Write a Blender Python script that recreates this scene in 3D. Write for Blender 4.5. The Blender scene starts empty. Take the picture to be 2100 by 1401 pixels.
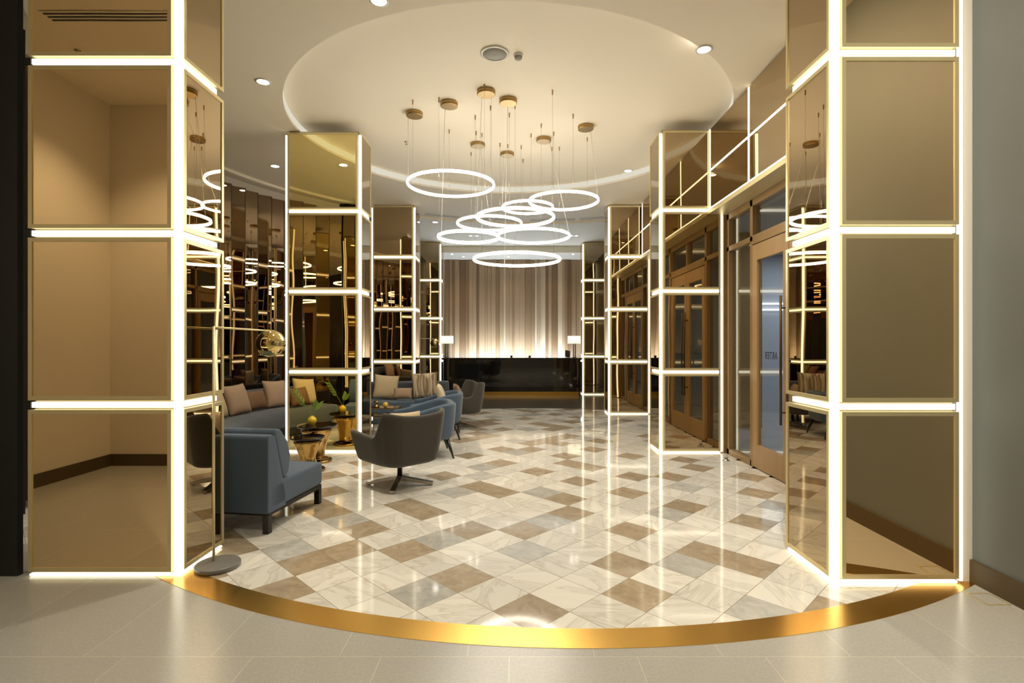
import bpy, bmesh, math, random
from mathutils import Vector, Matrix
random.seed(7)
PI = math.pi
SC = bpy.context.scene
COL = SC.collection

# ------------------------------------------------------------------ camera, world, exposure
cam_d = bpy.data.cameras.new('camera'); cam = bpy.data.objects.new('camera', cam_d); COL.objects.link(cam)
cam.location = (0, 0, 1.485); cam.rotation_euler = (PI/2, 0, 0)
cam_d.sensor_width = 36; cam_d.lens = 1085/2100*36
cam_d.shift_x = -6/2100; cam_d.shift_y = 2.5/2100
cam_d.clip_start = 0.05; cam_d.clip_end = 100
SC.camera = cam
SC.view_settings.view_transform = 'Standard'; SC.view_settings.look = 'None'
SC.view_settings.gamma = 1; SC.view_settings.use_curve_mapping = False
SC.view_settings.exposure = 0.82
w = bpy.data.worlds.new('world'); SC.world = w; w.use_nodes = True
w.node_tree.nodes['Background'].inputs[0].default_value = (0.9, 0.8, 0.6, 1)
w.node_tree.nodes['Background'].inputs[1].default_value = 0.05
SC.cycles.use_denoising = True
SC.cycles.sample_clamp_indirect = 6
SC.cycles.max_bounces = 12; SC.cycles.glossy_bounces = 8; SC.cycles.transparent_max_bounces = 12
SC.cycles.diffuse_bounces = 4

LED = 1.75            # pillar strip brightness
RING = 15.0           # pendant ring brightness
SPOT = 95.0           # recessed downlights (watts)
WARM = (1.0, 0.80, 0.50)

# ------------------------------------------------------------------ materials
def new_mat(name):
    m = bpy.data.materials.new(name); m.use_nodes = True
    nt = m.node_tree; return m, nt, nt.nodes['Principled BSDF']
def lk(nt, a, b): nt.links.new(a, b)
def pm(name, col, rough=0.5, metal=0.0, bump=None, spec=None, coat=0, sheen=0, var=0.0, vscale=8, stretch=None):
    m, nt, b = new_mat(name)
    b.inputs['Base Color'].default_value = (*col, 1); b.inputs['Roughness'].default_value = rough
    b.inputs['Metallic'].default_value = metal
    if spec is not None: b.inputs['Specular IOR Level'].default_value = spec
    if coat: b.inputs['Coat Weight'].default_value = coat; b.inputs['Coat Roughness'].default_value = 0.03
    if sheen: b.inputs['Sheen Weight'].default_value = sheen; b.inputs['Sheen Roughness'].default_value = .4
    tc = nt.nodes.new('ShaderNodeTexCoord'); src = tc.outputs['Object']
    if stretch:
        mp = nt.nodes.new('ShaderNodeMapping'); mp.inputs['Scale'].default_value = stretch
        lk(nt, src, mp.inputs[0]); src = mp.outputs[0]
    if var:
        n = nt.nodes.new('ShaderNodeTexNoise'); n.inputs['Scale'].default_value = vscale; n.inputs['Detail'].default_value = 6
        lk(nt, src, n.inputs['Vector'])
        mx = nt.nodes.new('ShaderNodeMix'); mx.data_type = 'RGBA'
        mx.inputs[6].default_value = (*[c*(1-var) for c in col], 1); mx.inputs[7].default_value = (*[min(1, c*(1+var)) for c in col], 1)
        lk(nt, n.outputs['Fac'], mx.inputs[0]); lk(nt, mx.outputs[2], b.inputs['Base Color'])
    if bump:
        n2 = nt.nodes.new('ShaderNodeTexNoise'); n2.inputs['Scale'].default_value = bump[0]; n2.inputs['Detail'].default_value = bump[3] if len(bump) > 3 else 2
        lk(nt, src, n2.inputs['Vector'])
        bp = nt.nodes.new('ShaderNodeBump'); bp.inputs['Strength'].default_value = bump[1]; bp.inputs['Distance'].default_value = bump[2]
        lk(nt, n2.outputs['Fac'], bp.inputs['Height']); lk(nt, bp.outputs[0], b.inputs['Normal'])
    return m
def emat(name, col, strength):
    m, nt, b = new_mat(name)
    nt.nodes.remove(b); e = nt.nodes.new('ShaderNodeEmission')
    e.inputs[0].default_value = (*col, 1); e.inputs[1].default_value = strength
    lk(nt, e.outputs[0], nt.nodes['Material Output'].inputs[0]); return m

M = {}
M['plaster'] = pm('ceiling_plaster', (.84, .77, .64), .8, bump=(60, .05, .002))
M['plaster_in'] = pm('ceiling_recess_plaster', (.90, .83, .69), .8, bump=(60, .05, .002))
M['wall_grey'] = pm('grey_wall_paint', (.125, .138, .134), .6, var=.06, vscale=2, bump=(50, .05, .002))
M['wall_light'] = pm('beige_wall_paint', (.72, .66, .56), .7, bump=(50, .05, .002))
M['void_dark'] = pm('dark_void_tone', (.009, .009, .009), .5, bump=(40, .05, .002))
M['base_dark'] = pm('brown_skirting', (.075, .050, .020), .6, var=.2, vscale=30, stretch=(1, 1, 8))
M['mirror_front'] = pm('champagne_mirror', (.97, .74, .44), .004, 1.0, bump=(1.6, .3, .003, 0))
M['mirror'] = pm('bronze_mirror', (.47, .37, .235), .004, 1.0, bump=(1.6, .5, .0045, 0))
M['mirror_gold'] = pm('gold_mirror', (.97, .84, .42), .004, 1.0, bump=(1.6, .5, .004, 0))
M['mirror_dark'] = pm('dark_bronze_mirror', (.27, .20, .13), .01, 1.0, bump=(1.2, .4, .004, 0))
M['brown_panel'] = pm('dark_brown_panelling', (.03, .021, .013), .35)
M['core'] = pm('dark_bronze_core', (.35, .28, .17), .35, 1.0)
M['core_light'] = pm('pale_recess_lining', (.42, .36, .22), .5)
M['frame'] = pm('champagne_brass_frame', (.80, .69, .40), .42, .7, bump=(90, .08, .001))
M['led'] = emat('warm_light_strip', (1.0, .92, .70), LED)
M['led_dim'] = emat('warm_light_strip_soft', (1.0, .78, .45), LED*.35)
M['ring'] = emat('ring_light_diffuser', (1.0, .91, .76), RING)
M['lamp_white'] = emat('downlight_lens', (1.0, .93, .82), 14)
M['cool'] = emat('cool_light_strip', (.85, .92, 1.0), 1.6)
M['uplight'] = emat('neutral_uplight_strip', (.68, .82, 1.0), 66)
M['white_trim'] = pm('white_enamel', (.8, .78, .72), .4)
M['mesh_grey'] = pm('grey_speaker_mesh', (.33, .32, .28), .7, bump=(400, .4, .002))
M['brass'] = pm('brushed_brass', (.44, .29, .11), .35, 1.0, bump=(200, .15, .001), stretch=(1, 14, 1))
M['brass_floor'] = pm('brass_floor_band', (.72, .43, .10), .27, 1.0, var=.08, vscale=3, bump=(120, .06, .001))
M['gold_polish'] = pm('polished_gold', (.42, .27, .09), .07, 1.0, bump=(5, .9, .03, 1))
M['gold_lamp'] = pm('polished_gold_globe', (.82, .64, .28), .03, 1.0)
M['handle'] = pm('dark_bronze_handle', (.10, .06, .03), .4, .5)
M['chrome'] = pm('polished_steel', (.42, .38, .32), .18, 1.0)
M['black_steel'] = pm('black_steel', (.02, .02, .02), .35, .4)
M['blue_fabric'] = pm('blue_wool_fabric', (.070, .108, .165), .85, sheen=.35, var=.16, vscale=120, bump=(500, .35, .002))
M['slate_fabric'] = pm('slate_blue_fabric', (.070, .082, .100), .85, sheen=.3, var=.15, vscale=120, bump=(500, .35, .002))
M['char_fabric'] = pm('charcoal_taupe_fabric', (.060, .053, .042), .85, sheen=.35, var=.15, vscale=140, bump=(500, .35, .002))
M['taupe'] = pm('taupe_cushion_linen', (.38, .26, .17), .85, var=.12, vscale=60, bump=(300, .4, .002))
M['sand'] = pm('sand_cushion_linen', (.56, .44, .27), .85, var=.12, vscale=60, bump=(300, .4, .002))
M['brown_cush'] = pm('brown_cushion_leather', (.18, .09, .04), .55, var=.2, vscale=20)
M['cream'] = pm('cream_cushion', (.72, .62, .44), .85, bump=(300, .3, .002))
M['black_wood'] = pm('black_stained_wood', (.012, .009, .007), .35, bump=(60, .1, .001))
M['black_stone'] = pm('polished_black_stone', (.008, .007, .006), .06, var=.5, vscale=5, coat=.6)
M['dark_glass'] = pm('dark_smoked_glass', (.012, .010, .008), .03, coat=1)
M['grey_stone'] = pm('grey_marble_disc', (.19, .185, .175), .3, var=.2, vscale=14)
M['door_wood'] = pm('golden_oak_door', (.38, .24, .105), .4, var=.12, vscale=14, stretch=(1, 1, .12))
M['mullion'] = pm('bronze_mullion', (.32, .205, .085), .38, .3, var=.08, vscale=10)
M['yellow'] = pm('yellow_glazed_ceramic', (.75, .50, .02), .22, coat=.5)
M['leaf'] = pm('green_leaf', (.22, .36, .05), .5, var=.3, vscale=40)
M['shade'] = None
M['letter'] = pm('dark_vinyl_letter', (.03, .03, .035), .6)
M['out_wall'] = pm('corridor_blue_grey_paint', (.42, .45, .50), .6)
M['out_floor'] = pm('corridor_grey_floor', (.32, .34, .36), .2, var=.1, vscale=2)
M['out_ceil'] = pm('corridor_ceiling_paint', (.45, .46, .42), .7)
M['desk_gray'] = pm('black_device_plastic', (.02, .02, .022), .4)

def shade_mat():
    m, nt, b = new_mat('glowing_lamp_shade')
    b.inputs['Base Color'].default_value = (.8, .7, .5, 1); b.inputs['Roughness'].default_value = .8
    b.inputs['Emission Color'].default_value = (1, .86, .55, 1); b.inputs['Emission Strength'].default_value = .85
    return m
M['shade'] = shade_mat()

def striped():
    m, nt, b = new_mat('striped_cushion_weave')
    tc = nt.nodes.new('ShaderNodeTexCoord'); wv = nt.nodes.new('ShaderNodeTexNoise'); mp = nt.nodes.new('ShaderNodeMapping')
    mp.inputs['Scale'].default_value = (14, 14, .5); lk(nt, tc.outputs['Object'], mp.inputs[0]); lk(nt, mp.outputs[0], wv.inputs['Vector'])
    wv.inputs['Scale'].default_value = 1.6
    r = nt.nodes.new('ShaderNodeValToRGB'); r.color_ramp.elements[0].position = .42; r.color_ramp.elements[1].position = .6
    r.color_ramp.elements[0].color = (.22, .16, .09, 1); r.color_ramp.elements[1].color = (.62, .52, .36, 1)
    lk(nt, wv.outputs['Fac'], r.inputs[0]); lk(nt, r.outputs[0], b.inputs['Base Color']); b.inputs['Roughness'].default_value = .85
    return m
M['striped'] = striped()

def glass_mat():
    m, nt, b = new_mat('clear_door_glass'); nt.nodes.remove(b)
    t = nt.nodes.new('ShaderNodeBsdfTransparent'); t.inputs[0].default_value = (.86, .87, .86, 1)
    g = nt.nodes.new('ShaderNodeBsdfGlossy'); g.inputs['Roughness'].default_value = 0.0; g.inputs[0].default_value = (1, 1, 1, 1)
    f = nt.nodes.new('ShaderNodeFresnel'); f.inputs[0].default_value = 1.65
    mx = nt.nodes.new('ShaderNodeMixShader')
    ge = nt.nodes.new('ShaderNodeNewGeometry'); om = nt.nodes.new('ShaderNodeMath'); om.operation = 'SUBTRACT'; om.inputs[0].default_value = 1
    mu = nt.nodes.new('ShaderNodeMath'); mu.operation = 'MULTIPLY'
    lk(nt, ge.outputs['Backfacing'], om.inputs[1]); lk(nt, om.outputs[0], mu.inputs[0]); lk(nt, f.outputs[0], mu.inputs[1])
    lk(nt, mu.outputs[0], mx.inputs[0]); lk(nt, t.outputs[0], mx.inputs[1]); lk(nt, g.outputs[0], mx.inputs[2])
    lk(nt, mx.outputs[0], nt.nodes['Material Output'].inputs[0]); return m
M['glass'] = glass_mat()

def marble_mat():
    m, nt, b = new_mat('polished_marble_tiles')
    N = nt.nodes.new
    at = N('ShaderNodeAttribute'); at.attribute_name = 'tile'
    sp = N('ShaderNodeSeparateColor'); lk(nt, at.outputs['Color'], sp.inputs[0])
    tc = N('ShaderNodeTexCoord')
    # every tile reads its own piece of stone: shifted and turned by its own random number
    off = N('ShaderNodeCombineXYZ'); m1 = N('ShaderNodeMath'); m1.operation = 'MULTIPLY'; m1.inputs[1].default_value = 37
    lk(nt, sp.outputs[1], m1.inputs[0]); lk(nt, m1.outputs[0], off.inputs[0])
    m2 = N('ShaderNodeMath'); m2.operation = 'MULTIPLY'; m2.inputs[1].default_value = 53
    lk(nt, sp.outputs[2], m2.inputs[0]); lk(nt, m2.outputs[0], off.inputs[1])
    vr = N('ShaderNodeVectorRotate'); vr.rotation_type = 'Z_AXIS'
    ang = N('ShaderNodeMath'); ang.operation = 'MULTIPLY'; ang.inputs[1].default_value = 2.4; lk(nt, sp.outputs[2], ang.inputs[0])
    lk(nt, tc.outputs['Object'], vr.inputs['Vector']); lk(nt, ang.outputs[0], vr.inputs['Angle'])
    va = N('ShaderNodeVectorMath'); va.operation = 'ADD'; lk(nt, vr.outputs[0], va.inputs[0]); lk(nt, off.outputs[0], va.inputs[1])
    mp = N('ShaderNodeMapping'); mp.inputs['Scale'].default_value = (1.0, 3.6, 1); lk(nt, va.outputs[0], mp.inputs[0])
    n1 = N('ShaderNodeTexNoise'); n1.inputs['Scale'].default_value = 1.7; n1.inputs['Detail'].default_value = 7; n1.inputs['Distortion'].default_value = .7
    lk(nt, mp.outputs[0], n1.inputs['Vector'])
    r1 = N('ShaderNodeValToRGB'); cr = r1.color_ramp
    cr.elements[0].position = .36; cr.elements[0].color = (.86, .84, .78, 1)
    cr.elements[1].position = .64; cr.elements[1].color = (.84, .82, .76, 1)
    for p, c in ((.465, (.84, .82, .76)), (.50, (.68, .65, .58)), (.53, (.82, .80, .74)), (.58, (.74, .72, .67))):
        e = cr.elements.new(p); e.color = (*c, 1)
    lk(nt, n1.outputs['Fac'], r1.inputs[0])
    n2 = N('ShaderNodeTexNoise'); n2.inputs['Scale'].default_value = 9; n2.inputs['Detail'].default_value = 9; n2.inputs['Roughness'].default_value = .65
    n2.inputs['Distortion'].default_value = .8; lk(nt, va.outputs[0], n2.inputs['Vector'])
    r2 = N('ShaderNodeValToRGB'); r2.color_ramp.elements[0].position = .3; r2.color_ramp.elements[1].position = .72
    r2.color_ramp.elements[0].color = (.34, .265, .18, 1); r2.color_ramp.elements[1].color = (.54, .45, .33, 1)
    lk(nt, n2.outputs['Fac'], r2.inputs[0])
    r3 = N('ShaderNodeValToRGB'); r3.color_ramp.elements[0].position = .3; r3.color_ramp.elements[1].position = .7
    r3.color_ramp.elements[0].color = (.42, .42, .39, 1); r3.color_ramp.elements[1].color = (.64, .63, .59, 1)
    lk(nt, n2.outputs['Fac'], r3.inputs[0])
    def gt(sock, v):
        g = N('ShaderNodeMath'); g.operation = 'GREATER_THAN'; g.inputs[1].default_value = v; lk(nt, sock, g.inputs[0]); return g.outputs[0]
    def mix(f, a, c):
        x = N('ShaderNodeMix'); x.data_type = 'RGBA'; lk(nt, f, x.inputs[0]); lk(nt, a, x.inputs[6]); lk(nt, c, x.inputs[7]); return x
    a = mix(gt(sp.outputs[0], .3), r1.outputs[0], r2.outputs[0])
    c = mix(gt(sp.outputs[0], .7), a.outputs[2], r3.outputs[0])
    # per-tile tone
    tn = N('ShaderNodeMapRange'); tn.inputs[3].default_value = .88; tn.inputs[4].default_value = 1.06; lk(nt, sp.outputs[1], tn.inputs[0])
    mt = N('ShaderNodeMix'); mt.data_type = 'RGBA'; mt.blend_type = 'MULTIPLY'; mt.inputs[0].default_value = 1
    cc = N('ShaderNodeCombineColor')
    for i in range(3): lk(nt, tn.outputs[0], cc.inputs[i])
    lk(nt, c.outputs[2], mt.inputs[6]); lk(nt, cc.outputs[0], mt.inputs[7])
    # joints
    uv = N('ShaderNodeUVMap'); uv.uv_map = 'uv'; sx = N('ShaderNodeSeparateXYZ'); lk(nt, uv.outputs[0], sx.inputs[0])
    def edge(s):
        q = N('ShaderNodeMath'); q.operation = 'SUBTRACT'; q.inputs[1].default_value = .5; lk(nt, s, q.inputs[0])
        z = N('ShaderNodeMath'); z.operation = 'ABSOLUTE'; lk(nt, q.outputs[0], z.inputs[0]); return z.outputs[0]
    mxn = N('ShaderNodeMath'); mxn.operation = 'MAXIMUM'; lk(nt, edge(sx.outputs[0]), mxn.inputs[0]); lk(nt, edge(sx.outputs[1]), mxn.inputs[1])
    jm = N('ShaderNodeMix'); jm.data_type = 'RGBA'; jm.inputs[7].default_value = (.25, .21, .15, 1)
    lk(nt, gt(mxn.outputs[0], .4945), jm.inputs[0]); lk(nt, mt.outputs[2], jm.inputs[6])
    lk(nt, jm.outputs[2], b.inputs['Base Color'])
    b.inputs['Roughness'].default_value = .07; b.inputs['IOR'].default_value = 1.6
    nb = N('ShaderNodeTexNoise'); nb.inputs['Scale'].default_value = 2.2; nb.inputs['Detail'].default_value = 1
    lk(nt, tc.outputs['Object'], nb.inputs['Vector'])
    bp = N('ShaderNodeBump'); bp.inputs['Strength'].default_value = .25; bp.inputs['Distance'].default_value = .004
    lk(nt, nb.outputs['Fac'], bp.inputs['Height']); lk(nt, bp.outputs[0], b.inputs['Normal'])
    return m
M['marble'] = marble_mat()

def foyer_mat():
    m, nt, b = new_mat('honed_grey_foyer_tile'); N = nt.nodes.new
    tc = N('ShaderNodeTexCoord')
    mp = N('ShaderNodeMapping'); mp.inputs['Location'].default_value = (1.237, -2.5, 0); lk(nt, tc.outputs['Object'], mp.inputs[0])
    br = N('ShaderNodeTexBrick'); br.offset = .33; br.offset_frequency = 2; br.squash = 1
    br.inputs['Scale'].default_value = 1; br.inputs['Brick Width'].default_value = .605; br.inputs['Row Height'].default_value = 1.2
    br.inputs['Mortar Size'].default_value = .0022; br.inputs['Mortar Smooth'].default_value = .2
    br.inputs['Color1'].default_value = (.42, .41, .375, 1); br.inputs['Color2'].default_value = (.445, .435, .395, 1)
    br.inputs['Mortar'].default_value = (.58, .55, .46, 1)
    lk(nt, mp.outputs[0], br.inputs['Vector'])
    n = N('ShaderNodeTexNoise'); n.inputs['Scale'].default_value = 70; n.inputs['Detail'].default_value = 6; n.inputs['Roughness'].default_value = .7
    lk(nt, tc.outputs['Object'], n.inputs['Vector'])
    mr = N('ShaderNodeMapRange'); mr.inputs[1].default_value = .3; mr.inputs[2].default_value = .7; mr.inputs[3].default_value = .91; mr.inputs[4].default_value = 1.08
    lk(nt, n.outputs['Fac'], mr.inputs[0])
    cc = N('ShaderNodeCombineColor')
    for i in range(3): lk(nt, mr.outputs[0], cc.inputs[i])
    mt = N('ShaderNodeMix'); mt.data_type = 'RGBA'; mt.blend_type = 'MULTIPLY'; mt.inputs[0].default_value = 1
    lk(nt, br.outputs['Color'], mt.inputs[6]); lk(nt, cc.outputs[0], mt.inputs[7]); lk(nt, mt.outputs[2], b.inputs['Base Color'])
    b.inputs['Roughness'].default_value = .21
    bp = N('ShaderNodeBump'); bp.inputs['Strength'].default_value = .12; bp.inputs['Distance'].default_value = .002
    lk(nt, n.outputs['Fac'], bp.inputs['Height']); lk(nt, bp.outputs[0], b.inputs['Normal'])
    return m
M['foyer'] = foyer_mat()
WOODS = []
for i, c in enumerate(((.24, .145, .07), (.32, .21, .115), (.45, .34, .22), (.165, .092, .042))):
    WOODS.append(pm('timber_slat_tone', c, .45, var=.08, vscale=10, stretch=(1, 1, .1)))

# ------------------------------------------------------------------ mesh helpers
class MB:
    def __init__(s): s.bm = bmesh.new()
    def box(s, x0, x1, y0, y1, z0, z1, mi=0):
        v = [s.bm.verts.new(p) for p in ((x0,y0,z0),(x1,y0,z0),(x1,y1,z0),(x0,y1,z0),(x0,y0,z1),(x1,y0,z1),(x1,y1,z1),(x0,y1,z1))]
        for f in ((0,3,2,1),(4,5,6,7),(0,1,5,4),(1,2,6,5),(2,3,7,6),(3,0,4,7)):
            fc = s.bm.faces.new([v[i] for i in f]); fc.material_index = mi
        return s
    def tube(s, pts, r, n=10, cap=True):
        pts = [Vector(p) for p in pts]; rs = r if isinstance(r, (list, tuple)) else [r]*len(pts); rings = []
        up = None
        for i, p in enumerate(pts):
            d = (pts[min(i+1, len(pts)-1)] - pts[max(i-1, 0)]).normalized()
            if up is None or abs(up.dot(d)) > .98: up = Vector((0, 0, 1)) if abs(d.z) < .9 else Vector((1, 0, 0))
            a = d.cross(up).normalized(); b = d.cross(a).normalized()
            rings.append([s.bm.verts.new(p + rs[i]*(math.cos(2*PI*k/n)*a + math.sin(2*PI*k/n)*b)) for k in range(n)])
        for i in range(len(rings)-1):
            for k in range(n):
                f = s.bm.faces.new((rings[i][k], rings[i][(k+1) % n], rings[i+1][(k+1) % n], rings[i+1][k])); f.smooth = True
        if cap: s.bm.faces.new(rings[0]); s.bm.faces.new(rings[-1][::-1])
        return s
    def lathe(s, prof, n=32, c=(0, 0, 0), smooth=True, cap=True, squash=1):
        rings = [[s.bm.verts.new((c[0]+max(r, 1e-4)*math.cos(2*PI*k/n), c[1]+max(r, 1e-4)*math.sin(2*PI*k/n)*squash, c[2]+z)) for k in range(n)] for r, z in prof]
        for i in range(len(rings)-1):
            for k in range(n):
                f = s.bm.faces.new((rings[i][k], rings[i][(k+1) % n], rings[i+1][(k+1) % n], rings[i+1][k])); f.smooth = smooth
        if cap: s.bm.faces.new(rings[0][::-1]); s.bm.faces.new(rings[-1])
        return s
    def torus(s, R, r, n=96, m=10, rx=None):
        rx = rx or r; rings = []
        for i in range(n):
            a = 2*PI*i/n
            rings.append([s.bm.verts.new(((R+r*math.cos(2*PI*k/m))*math.cos(a), (R+r*math.cos(2*PI*k/m))*math.sin(a), rx*math.sin(2*PI*k/m))) for k in range(m)])
        for i in range(n):
            for k in range(m):
                f = s.bm.faces.new((rings[i][k], rings[(i+1) % n][k], rings[(i+1) % n][(k+1) % m], rings[i][(k+1) % m])); f.smooth = True
        return s
    def poly(s, pts, z0, z1, mi=0):
        a = [s.bm.verts.new((x, y, z0)) for x, y in pts]; b = [s.bm.verts.new((x, y, z1)) for x, y in pts]; n = len(pts)
        s.bm.faces.new(a[::-1]); s.bm.faces.new(b)
        for i in range(n): s.bm.faces.new((a[i], a[(i+1) % n], b[(i+1) % n], b[i]))
        return s
    def arc(s, c, r0, r1, a0, a1, z0, z1, n=48):
        """solid curved block between two radii"""
        R = []
        for i in range(n+1):
            a = a0+(a1-a0)*i/n; co, si = math.cos(a), math.sin(a)
            R.append([s.bm.verts.new((c[0]+r*co, c[1]+r*si, z)) for r, z in ((r0, z0), (r1, z0), (r1, z1), (r0, z1))])
        for i in range(n):
            for k in range(4): s.bm.faces.new((R[i][k], R[i][(k+1) % 4], R[i+1][(k+1) % 4], R[i+1][k]))
        s.bm.faces.new(R[0][::-1]); s.bm.faces.new(R[-1]); return s
    def arcprof(s, c, prof, a0, a1, n=48):
        R = []; m = len(prof)
        for i in range(n+1):
            a = a0+(a1-a0)*i/n; co, si = math.cos(a), math.sin(a)
            R.append([s.bm.verts.new((c[0]+r*co, c[1]+r*si, z)) for r, z in prof])
        for i in range(n):
            for k in range(m):
                f = s.bm.faces.new((R[i][k], R[i][(k+1) % m], R[i+1][(k+1) % m], R[i+1][k])); f.smooth = True
        s.bm.faces.new(R[0][::-1]); s.bm.faces.new(R[-1]); return s
    def xf(s, mat):
        bmesh.ops.transform(s.bm, matrix=mat, verts=s.bm.verts); return s
    def build(s, name, mat, parent=None, bevel=0, seg=2, loc=None, rotz=None, sub=0, smooth=False):
        bmesh.ops.recalc_face_normals(s.bm, faces=s.bm.faces)
        me = bpy.data.meshes.new(name); s.bm.to_mesh(me); s.bm.free()
        for mm in (mat if isinstance(mat, (list, tuple)) else [mat]): me.materials.append(mm)
        if smooth:
            for p in me.polygons: p.use_smooth = True
        o = bpy.data.objects.new(name, me); COL.objects.link(o)
        if parent: o.parent = parent
        if loc: o.location = loc
        if rotz is not None: o.rotation_euler.z = rotz
        if bevel:
            b = o.modifiers.new('b', 'BEVEL'); b.width = bevel; b.segments = seg; b.limit_method = 'ANGLE'
            for p in me.polygons: p.use_smooth = True
            wn = o.modifiers.new('w', 'WEIGHTED_NORMAL'); wn.keep_sharp = True
        if sub:
            q = o.modifiers.new('s', 'SUBSURF'); q.levels = sub; q.render_levels = sub
            for p in me.polygons: p.use_smooth = True
        return o
def tag(o, label, cat, group=None):
    o['label'] = label; o['category'] = cat
    if group: o['group'] = group
    return o
def thing(name, label, cat, loc=(0, 0, 0), rotz=0, group=None):
    o = bpy.data.objects.new(name, None); COL.objects.link(o); o.empty_display_size = .1
    o.location = loc; o.rotation_euler.z = rotz; return tag(o, label, cat, group)
def struct(o, kind='structure'): o['kind'] = kind; return o
def copy_tree(o, parent=None, loc=None, rotz=None):
    c = o.copy(); COL.objects.link(c); c.parent = parent
    if loc: c.location = loc
    if rotz is not None: c.rotation_euler.z = rotz
    for ch in list(o.children): copy_tree(ch, c)
    return c

# ------------------------------------------------------------------ floors
CX, CY = .36, 7.36            # centre of the round lobby
R_IN, R_OUT = 4.617, 4.795
PA, PB, A0, B0 = .2955, .304, 2.572, 2.459
HC, F = 1.485, 1085
def cell_of(u, v):
    s = (v-703)/HC; x = (u-1056)/s; y = F/s
    a = (x+y)/2**.5; b = (y-x)/2**.5
    return (math.floor((a-A0)/PA), math.floor((b-B0)/PB))
def zs(x0, y0, k, pts): return [(x0+k*x, y0+k*y) for x, y in pts]
BROWN = zs(700, 980, .2381, [(60,630),(230,455),(560,630),(520,240),(780,305),(1040,850),(1120,455),(1590,455),(1180,85),(1380,140),(30,290),(1950,310),(1960,175),(2030,40),(880,10),(1600,1080)]) \
 + zs(1150, 980, .2714, [(520,400),(460,650),(570,880),(950,215),(1500,120),(1500,330),(1100,545),(1280,610),(1480,670),(540,125),(160,40),(1950,960),(900,10),(1430,10)]) \
 + zs(1300, 880, .2, [(430,510),(700,420),(640,310),(50,300),(100,510)]) \
 + zs(880, 830, .2286, [(150,660),(680,545),(390,480),(1000,620),(560,400),(820,395),(1300,550),(1480,585),(1370,700),(1250,480),(1350,400),(1740,455),(1850,485),(1860,660),(1810,795),(1060,350),(1140,285),(650,280),(1060,230),(380,230),(1160,185),(1640,330),(480,155),(1460,230)]) \
 + zs(400, 900, .4286, [(650,350),(760,530),(640,560),(520,600),(420,710),(230,510),(850,185),(690,180)])
GREY = zs(700, 980, .2381, [(700,990),(1590,640),(880,530),(980,150),(1750,140),(1780,340),(60,350)]) \
 + zs(1150, 980, .2714, [(960,640),(850,290),(1570,215),(960,80),(1500,970)]) + zs(1300, 880, .2, [(600,610)]) \
 + zs(880, 830, .2286, [(490,650),(500,590),(800,440),(590,230),(920,215)]) + zs(400, 900, .4286, [(450,530),(670,385)])
KIND = {}
for p in BROWN: KIND[cell_of(*p)] = .5
for p in GREY: KIND[cell_of(*p)] = 1.0
def build_marble():
    bm = bmesh.new(); lay = bm.loops.layers.float_color.new('tile'); uvl = bm.loops.layers.uv.new('uv')
    rnd = random.Random(11)
    for i in range(-22, 46):
        for j in range(-14, 40):
            q = []
            for di, dj in ((0, 0), (1, 0), (1, 1), (0, 1)):
                a = A0+(i+di)*PA; b = B0+(j+dj)*PB
                q.append(((a-b)/2**.5, (a+b)/2**.5))
            cx = sum(p[0] for p in q)/4; cy = sum(p[1] for p in q)/4
            rr = (rnd.random(), rnd.random(), rnd.random())
            if not (-5.4 < cx < 3.0 and 2.3 < cy < 13.2) or math.hypot(cx-CX, cy-CY) > 5.75: continue
            k = KIND.get((i, j))
            if k is None:
                k = 0.0
                known = cx > -2.0 + max(0, (cy-4))*.25 and cy < 7.6 and cx < 2.6
                if not known: k = .5 if rr[2] < .2 else (1.0 if rr[2] > .88 else 0.0)
            f = bm.faces.new([bm.verts.new((x, y, 0)) for x, y in q])
            for l, uv in zip(f.loops, ((0, 0), (1, 0), (1, 1), (0, 1))):
                l[lay] = (k, rr[0], rr[1], 1); l[uvl].uv = uv
    me = bpy.data.meshes.new('floor'); bm.to_mesh(me); bm.free(); me.materials.append(M['marble'])
    o = bpy.data.objects.new('floor', me); COL.objects.link(o); return struct(o)
build_marble()
# foyer floor: everything in front of the arc, a thin layer over the slab edge
def arc_pts(R, a0, a1, n, c=(CX, CY)): return [(c[0]+R*math.cos(a0+(a1-a0)*i/n), c[1]+R*math.sin(a0+(a1-a0)*i/n)) for i in range(n+1)]
bm = bmesh.new()
n = 96
pa = []
for i in range(n+1):
    x = -5.2+8.6*i/n
    dx = x-CX
    y = CY-math.sqrt(max(0, (R_OUT-.004)**2-dx*dx)) if abs(dx) < R_OUT-.6 else 3.9
    pa.append((x, min(y, 3.9)))
prev = None
for x, y in pa:
    cur = (bm.verts.new((x, -4.2, .0012)), bm.verts.new((x, y, .0012)))
    if prev: bm.faces.new((prev[0], cur[0], cur[1], prev[1]))
    prev = cur
me = bpy.data.meshes.new('floor'); bm.to_mesh(me); bm.free(); me.materials.append(M['foyer'])
o = bpy.data.objects.new('floor_foyer', me); COL.objects.link(o); struct(o)
b_ = MB(); b_.arc((CX, CY), R_IN, R_OUT, math.radians(218), math.radians(322), -.004, .003, 120)
tag(b_.build('brass_floor_band', M['brass_floor']), 'curved brass band set between grey foyer tiles and marble tiles', 'floor trim')
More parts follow.
